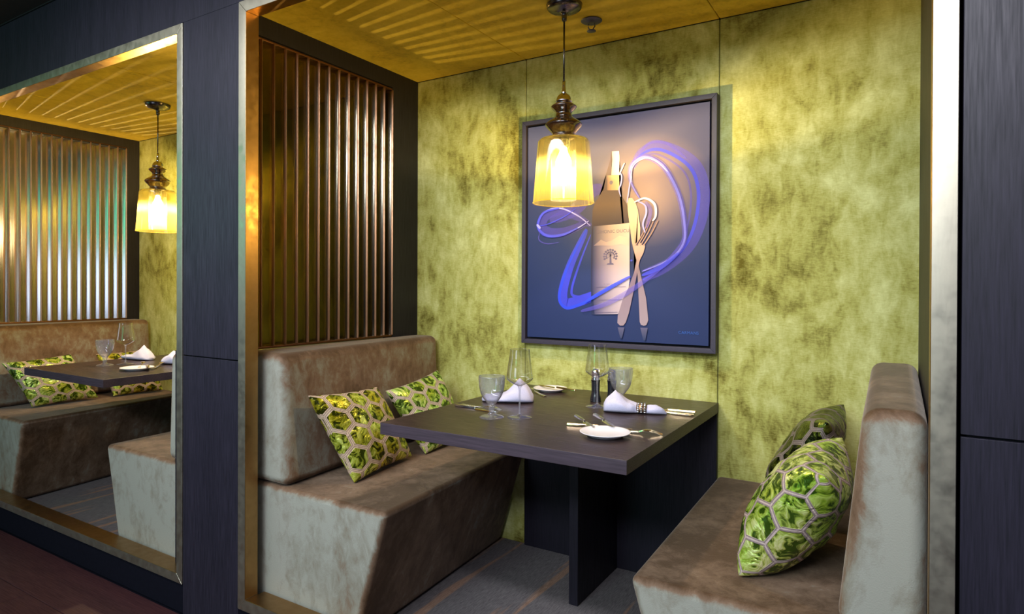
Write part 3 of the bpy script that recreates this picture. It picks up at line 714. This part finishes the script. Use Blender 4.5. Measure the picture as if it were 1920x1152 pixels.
# ------------------------------------------------------------------ tableware
def goblet(label, x, y, z=.750, s=1.0):
    t = thing('water_goblet', label, 'glass', (x, y, z))
    prof = [(.0, .0), (.040, .0), (.0405, .003), (.034, .006), (.016, .011), (.0095, .018), (.0105, .030), (.013, .042)]
    obj('foot', lathe(sm(prof, 3) + [(0, .042)], 40), clear_foot, t, smooth=True)
    b = sm([(.010, .040), (.016, .050), (.030, .068), (.039, .088), (.0435, .110), (.0455, .130), (.0460, .145)], 4)
    n = len(b); outer = b; inner = [(max(.001, r - .0022), zz + (.002 if i == 0 else 0)) for i, (r, zz) in enumerate(b)][::-1]
    rib = [min(1, i / 4) if i < n - 4 else max(0, (n - 1 - i) / 4) for i in range(n)]
    obj('ribbed_bowl', lathe(outer + inner, 88, rib + [0] * n, ribamp=.0007), ribbed, t, smooth=True)
    return t
def wine(label, x, y, z=.750):
    t = thing('wine_glass', label, 'glass', (x, y, z))
    obj('foot', lathe([(0, 0), (.0435, 0), (.0440, .0015), (.030, .0035), (.010, .0065), (.0045, .013), (0, .013)], 48), clear_foot, t, smooth=True)
    obj('stem', lathe(sm([(.0045, .012), (.0034, .030), (.0032, .070), (.0036, .095), (.007, .108), (.012, .113)], 3), 20), clear_foot, t, smooth=True)
    b = sm([(.003, .110), (.020, .116), (.038, .127), (.0468, .137), (.0460, .147), (.0415, .180), (.0370, .212), (.0345, .237)], 5)
    obj('bowl', lathe(b, 56), clear, t, smooth=True)
    obj('rim', lathe([(.0345 + .0007 * math.cos(a), .237 + .0007 * math.sin(a)) for a in [k * math.pi / 2 for k in range(4)]], 56, closed=True), clear, t, smooth=True)
    return t
goblet('ribbed goblet on the left front of the nearer table', .937, .404)
goblet('ribbed goblet behind the rolled napkin, beside the black mills', 1.237, .850)
goblet('milky ribbed goblet on the table of the far booth', -1.688, .415)
wine('tall wine glass beside the goblet at the left of the nearer table', 1.020, .455)
wine('tall wine glass in front of the two black mills', 1.168, .785)
wine('tall wine glass on the table of the far booth', -1.655, .510)

def grinder(label, x, y):
    t = thing('pepper_mill', label, 'mill', (x, y, .750), 0, 'black mills')
    obj('body', lathe(sm([(0, 0), (.0205, 0), (.0215, .006), (.0205, .020), (.0170, .034), (.0165, .050), (.0175, .080), (.0180, .086), (0, .086)], 3), 32), black_gloss, t, smooth=True)
    obj('collar', lathe([(0, .086), (.0185, .086), (.0188, .090), (.0178, .093), (.0178, .099), (.0185, .102), (.0150, .105), (0, .105)], 32), chrome, t, smooth=True)
    obj('knob', lathe(sm([(0, .104), (.0130, .105), (.0175, .113), (.0165, .122), (.0090, .129), (0, .131)], 3), 32), chrome, t, smooth=True)
grinder('black and chrome mill on the left of the pair', 1.119, .880)
grinder('black and chrome mill on the right of the pair', 1.182, .894)

def plate(label, x, y, r):
    t = thing('side_plate', label, 'plate', (x, y, .750))
    obj('dish', lathe([(0, .002), (r * .60, .002), (r * .62, 0), (r * .66, 0), (r * .70, .004), (r * .95, .011), (r, .0135), (r * .995, .015), (r * .94, .014), (r * .70, .008), (r * .62, .006), (0, .006)], 56), ceramic, t, smooth=True)
    return t
plate('round white side plate at the front right of the nearer table', 1.381, .362, .078)
plate('round white side plate at the back left of the nearer table', .846, 1.010, .074)
plate('round white side plate on the table of the far booth', -1.345, .410, .082)

def outline(pts, th, zf=None):
    """extrude a symmetric (x, halfwidth) outline; zf gives lift along x"""
    bm = bmesh.new(); rings = []
    for x, h in pts:
        z = zf(x) if zf else 0
        rings.append([bm.verts.new((x, -h, z)), bm.verts.new((x, h, z)), bm.verts.new((x, h * .7, z + th)), bm.verts.new((x, -h * .7, z + th))])
    for A, Bq in zip(rings[:-1], rings[1:]):
        for k in range(4): bm.faces.new((A[k], A[(k + 1) % 4], Bq[(k + 1) % 4], Bq[k]))
    bm.faces.new(rings[0][::-1]); bm.faces.new(rings[-1]); bmesh.ops.recalc_face_normals(bm, faces=bm.faces[:]); return bm
def knife(label, a, b, mat, z=.751, tilt=0):
    a, b = Vector(a), Vector(b); L = (b - a).length
    t = thing('table_knife', label, 'knife', (a.x, a.y, z), math.atan2(b.y - a.y, b.x - a.x))
    t.rotation_euler[1] = -tilt
    obj('handle', outline([(0, .0045), (.004, .0078), (.05, .0072), (L * .48, .005), (L * .5, .004)], .0075), mat, t, smooth=False, bevel=.001, seg=2)
    obj('blade', outline([(L * .5, .004), (L * .52, .0085), (L * .75, .0098), (L * .92, .0085), (L, .0008)], .0026), mat, t)
def fork(label, a, b, mat, z=.751, tilt=0):
    a, b = Vector(a), Vector(b); L = (b - a).length
    t = thing('table_fork', label, 'fork', (a.x, a.y, z), math.atan2(b.y - a.y, b.x - a.x)); t.rotation_euler[1] = -tilt
    cur = lambda x: .010 * math.sin(math.pi * max(0, (x / L - .55) / .45)) if x / L > .55 else 0
    obj('handle', outline([(0, .006), (.006, .0085), (L * .3, .0065), (L * .6, .0030), (L * .66, .0032), (L * .70, .007), (L * .74, .0108), (L * .80, .0115)], .0036, cur), mat, t)
    for k in range(4):
        yy = -.0096 + k * .0064
        bm = outline([(L * .79, .0018), (L * .9, .0015), (L, .0007)], .002, cur)
        bmesh.ops.translate(bm, verts=bm.verts[:], vec=(0, yy, 0)); obj('tine', bm, mat, t)
knife('silver knife lying left of the goblet, parallel to the table edge', (.705, .505), (.905, .482), silver)
fork('slim fork beside the left knife under the goblet', (.715, .535), (.905, .512), silver)
knife('gold knife resting across the back left plate', (.985, .975), (.775, 1.035), gold, .766)
fork('silver fork lying before the back left plate', (.900, .865), (.745, .985), silver)
knife('gold knife lying crosswise behind the front white plate', (1.215, .430), (1.425, .480), gold, .752)
fork('pale gold fork behind the front plate near the table edge', (1.355, .432), (1.530, .455), gold, .752)
knife('silver knife pointing away on the left of the front plate', (1.205, .520), (1.330, .395), silver, .762)
knife('silver knife pointing away on the right of the front plate', (1.262, .548), (1.385, .420), silver, .768)
knife('gold knife whose handle sticks out of the ringed napkin', (1.530, .835), (1.330, .800), gold, .757)
fork('gold fork whose handle sticks out of the ringed napkin', (1.528, .812), (1.320, .785), gold, .752)
fork('gold fork leaning beyond the far booth plate on the left', (-1.38, .44), (-1.56, .565), gold, .757, 0)
fork('gold fork leaning beyond the far booth plate on the right', (-1.30, .475), (-1.45, .615), gold, .757, 0)
knife('gold knife lying to the right of the far booth plate', (-1.225, .400), (-1.370, .480), gold, .768)

def napkin(label, origin, rz, length, prof, peak=None, seed=0, name='folded_napkin'):
    """cloth bundle lofted along x: prof = (t, halfwidth, height); peak = (t, width, extra height)"""
    t = thing(name, label, 'napkin', (origin[0], origin[1], .7505), rz)
    P = sm(prof, 6); seg = 28; bm = bmesh.new(); rings = []
    for i, (tt, hw, h) in enumerate(P):
        ring = []
        for k in range(seg):
            a = 2 * math.pi * k / seg
            cy, cz = math.cos(a), math.sin(a)
            yy = hw * math.copysign(abs(cy) ** .8, cy); zz = h * .5 * (1 + math.copysign(abs(cz) ** .75, cz))
            if cz > 0: zz *= 1 + .13 * math.sin(yy * 190 + tt * 9 + seed) + .10 * noise.noise(Vector((tt * 7 + seed, yy * 60, 0)))
            if peak:
                d = abs(tt - peak[0]) / peak[1]
                if d < 1 and cz > 0: zz += peak[2] * (1 - d) ** 1.1 * max(0, 1 - (abs(yy) / max(hw, .001)) ** 1.3)
            xx = tt * length + .004 * noise.noise(Vector((seed, yy * 50, tt * 5)))
            ring.append(bm.verts.new((xx, yy, max(0, zz))))
        rings.append(ring)
    for A, Bq in zip(rings[:-1], rings[1:]):
        for k in range(seg): bm.faces.new((A[k], A[(k + 1) % seg], Bq[(k + 1) % seg], Bq[k]))
    bm.faces.new(rings[0][::-1]); bm.faces.new(rings[-1]); bmesh.ops.recalc_face_normals(bm, faces=bm.faces[:])
    obj('cloth', bm, napkin_m, t, smooth=True)
    return t
# rolled napkin in a ring
ax = math.atan2(.055, .21)
napkin('lavender napkin rolled in a beaded ring at the right of the nearer table', (1.222, .724), ax, .225,
       [(0, .012, .022), (.06, .036, .034), (.25, .048, .042), (.42, .042, .036), (.56, .022, .026), (.66, .021, .026), (.80, .028, .030), (.93, .018, .022), (1.0, .004, .008)], (.18, .22, .040), 2)
t = thing('napkin_ring', 'beaded silver and copper ring around the rolled napkin', 'napkin ring', (1.222 + .61 * .225 * math.cos(ax), .724 + .61 * .225 * math.sin(ax), .7655), ax)
bm = bmesh.new()
for row in (-.012, 0, .012):
    for k in range(14):
        a = 2 * math.pi * k / 14 + row * 40
        if math.sin(a) < -.75: continue
        mtx = Matrix.Translation((row, .0262 * math.cos(a), .0185 * math.sin(a)))
        bmesh.ops.create_icosphere(bm, subdivisions=1, radius=.0052, matrix=mtx)
o = obj('beads', bm, chrome, t, smooth=True); o['kind'] = 'stuff'
bm = bmesh.new(); ri = []
for xx in (-.018, .018):
    for rr in (1.0, .93): ri.append([bm.verts.new((xx, .0255 * rr * math.cos(2 * math.pi * k / 28), .0172 * rr * math.sin(2 * math.pi * k / 28) + .002)) for k in range(28)])
for a, b in ((0, 2), (2, 3), (3, 1), (1, 0)):
    for k in range(28): bm.faces.new((ri[a][k], ri[a][(k + 1) % 28], ri[b][(k + 1) % 28], ri[b][k]))
bmesh.ops.recalc_face_normals(bm, faces=bm.faces[:]); obj('band', bm, copper, t, smooth=True)
napkin('lavender folded napkin with a raised peak behind the goblet at the left', (.728, .655), .42, .205,
       [(0, .010, .014), (.08, .040, .022), (.35, .055, .026), (.65, .055, .030), (.88, .045, .026), (1, .020, .012)], (.74, .34, .068), 5)
napkin('lavender folded napkin with a raised peak on the far booth table', (-1.96, .665), .10, .250,
       [(0, .010, .014), (.08, .040, .022), (.35, .050, .026), (.65, .055, .030), (.88, .045, .026), (1, .020, .012)], (.72, .32, .060), 8)
napkin('lavender napkin half hidden by the right bench of the far booth', (-1.50, .640), .3, .17,
       [(0, .008, .012), (.12, .040, .030), (.5, .048, .045), (.85, .035, .030), (1, .010, .012)], (.45, .45, .030), 11)

# repeats share a group phrase
GROUPS = {'velvet_bench': 'velvet benches of the booths', 'dining_table': 'booth tables', 'cushion': 'hexagon patterned cushions on the benches',
          'water_goblet': 'ribbed water goblets on the tables', 'wine_glass': 'wine glasses on the tables', 'side_plate': 'white side plates on the tables',
          'folded_napkin': 'lavender napkins on the tables', 'table_knife': 'knives on the tables', 'table_fork': 'forks on the tables'}
for o in C.objects:
    g = GROUPS.get(o.name.split('.')[0])
    if g and o.get('label') and not o.parent: o['group'] = g
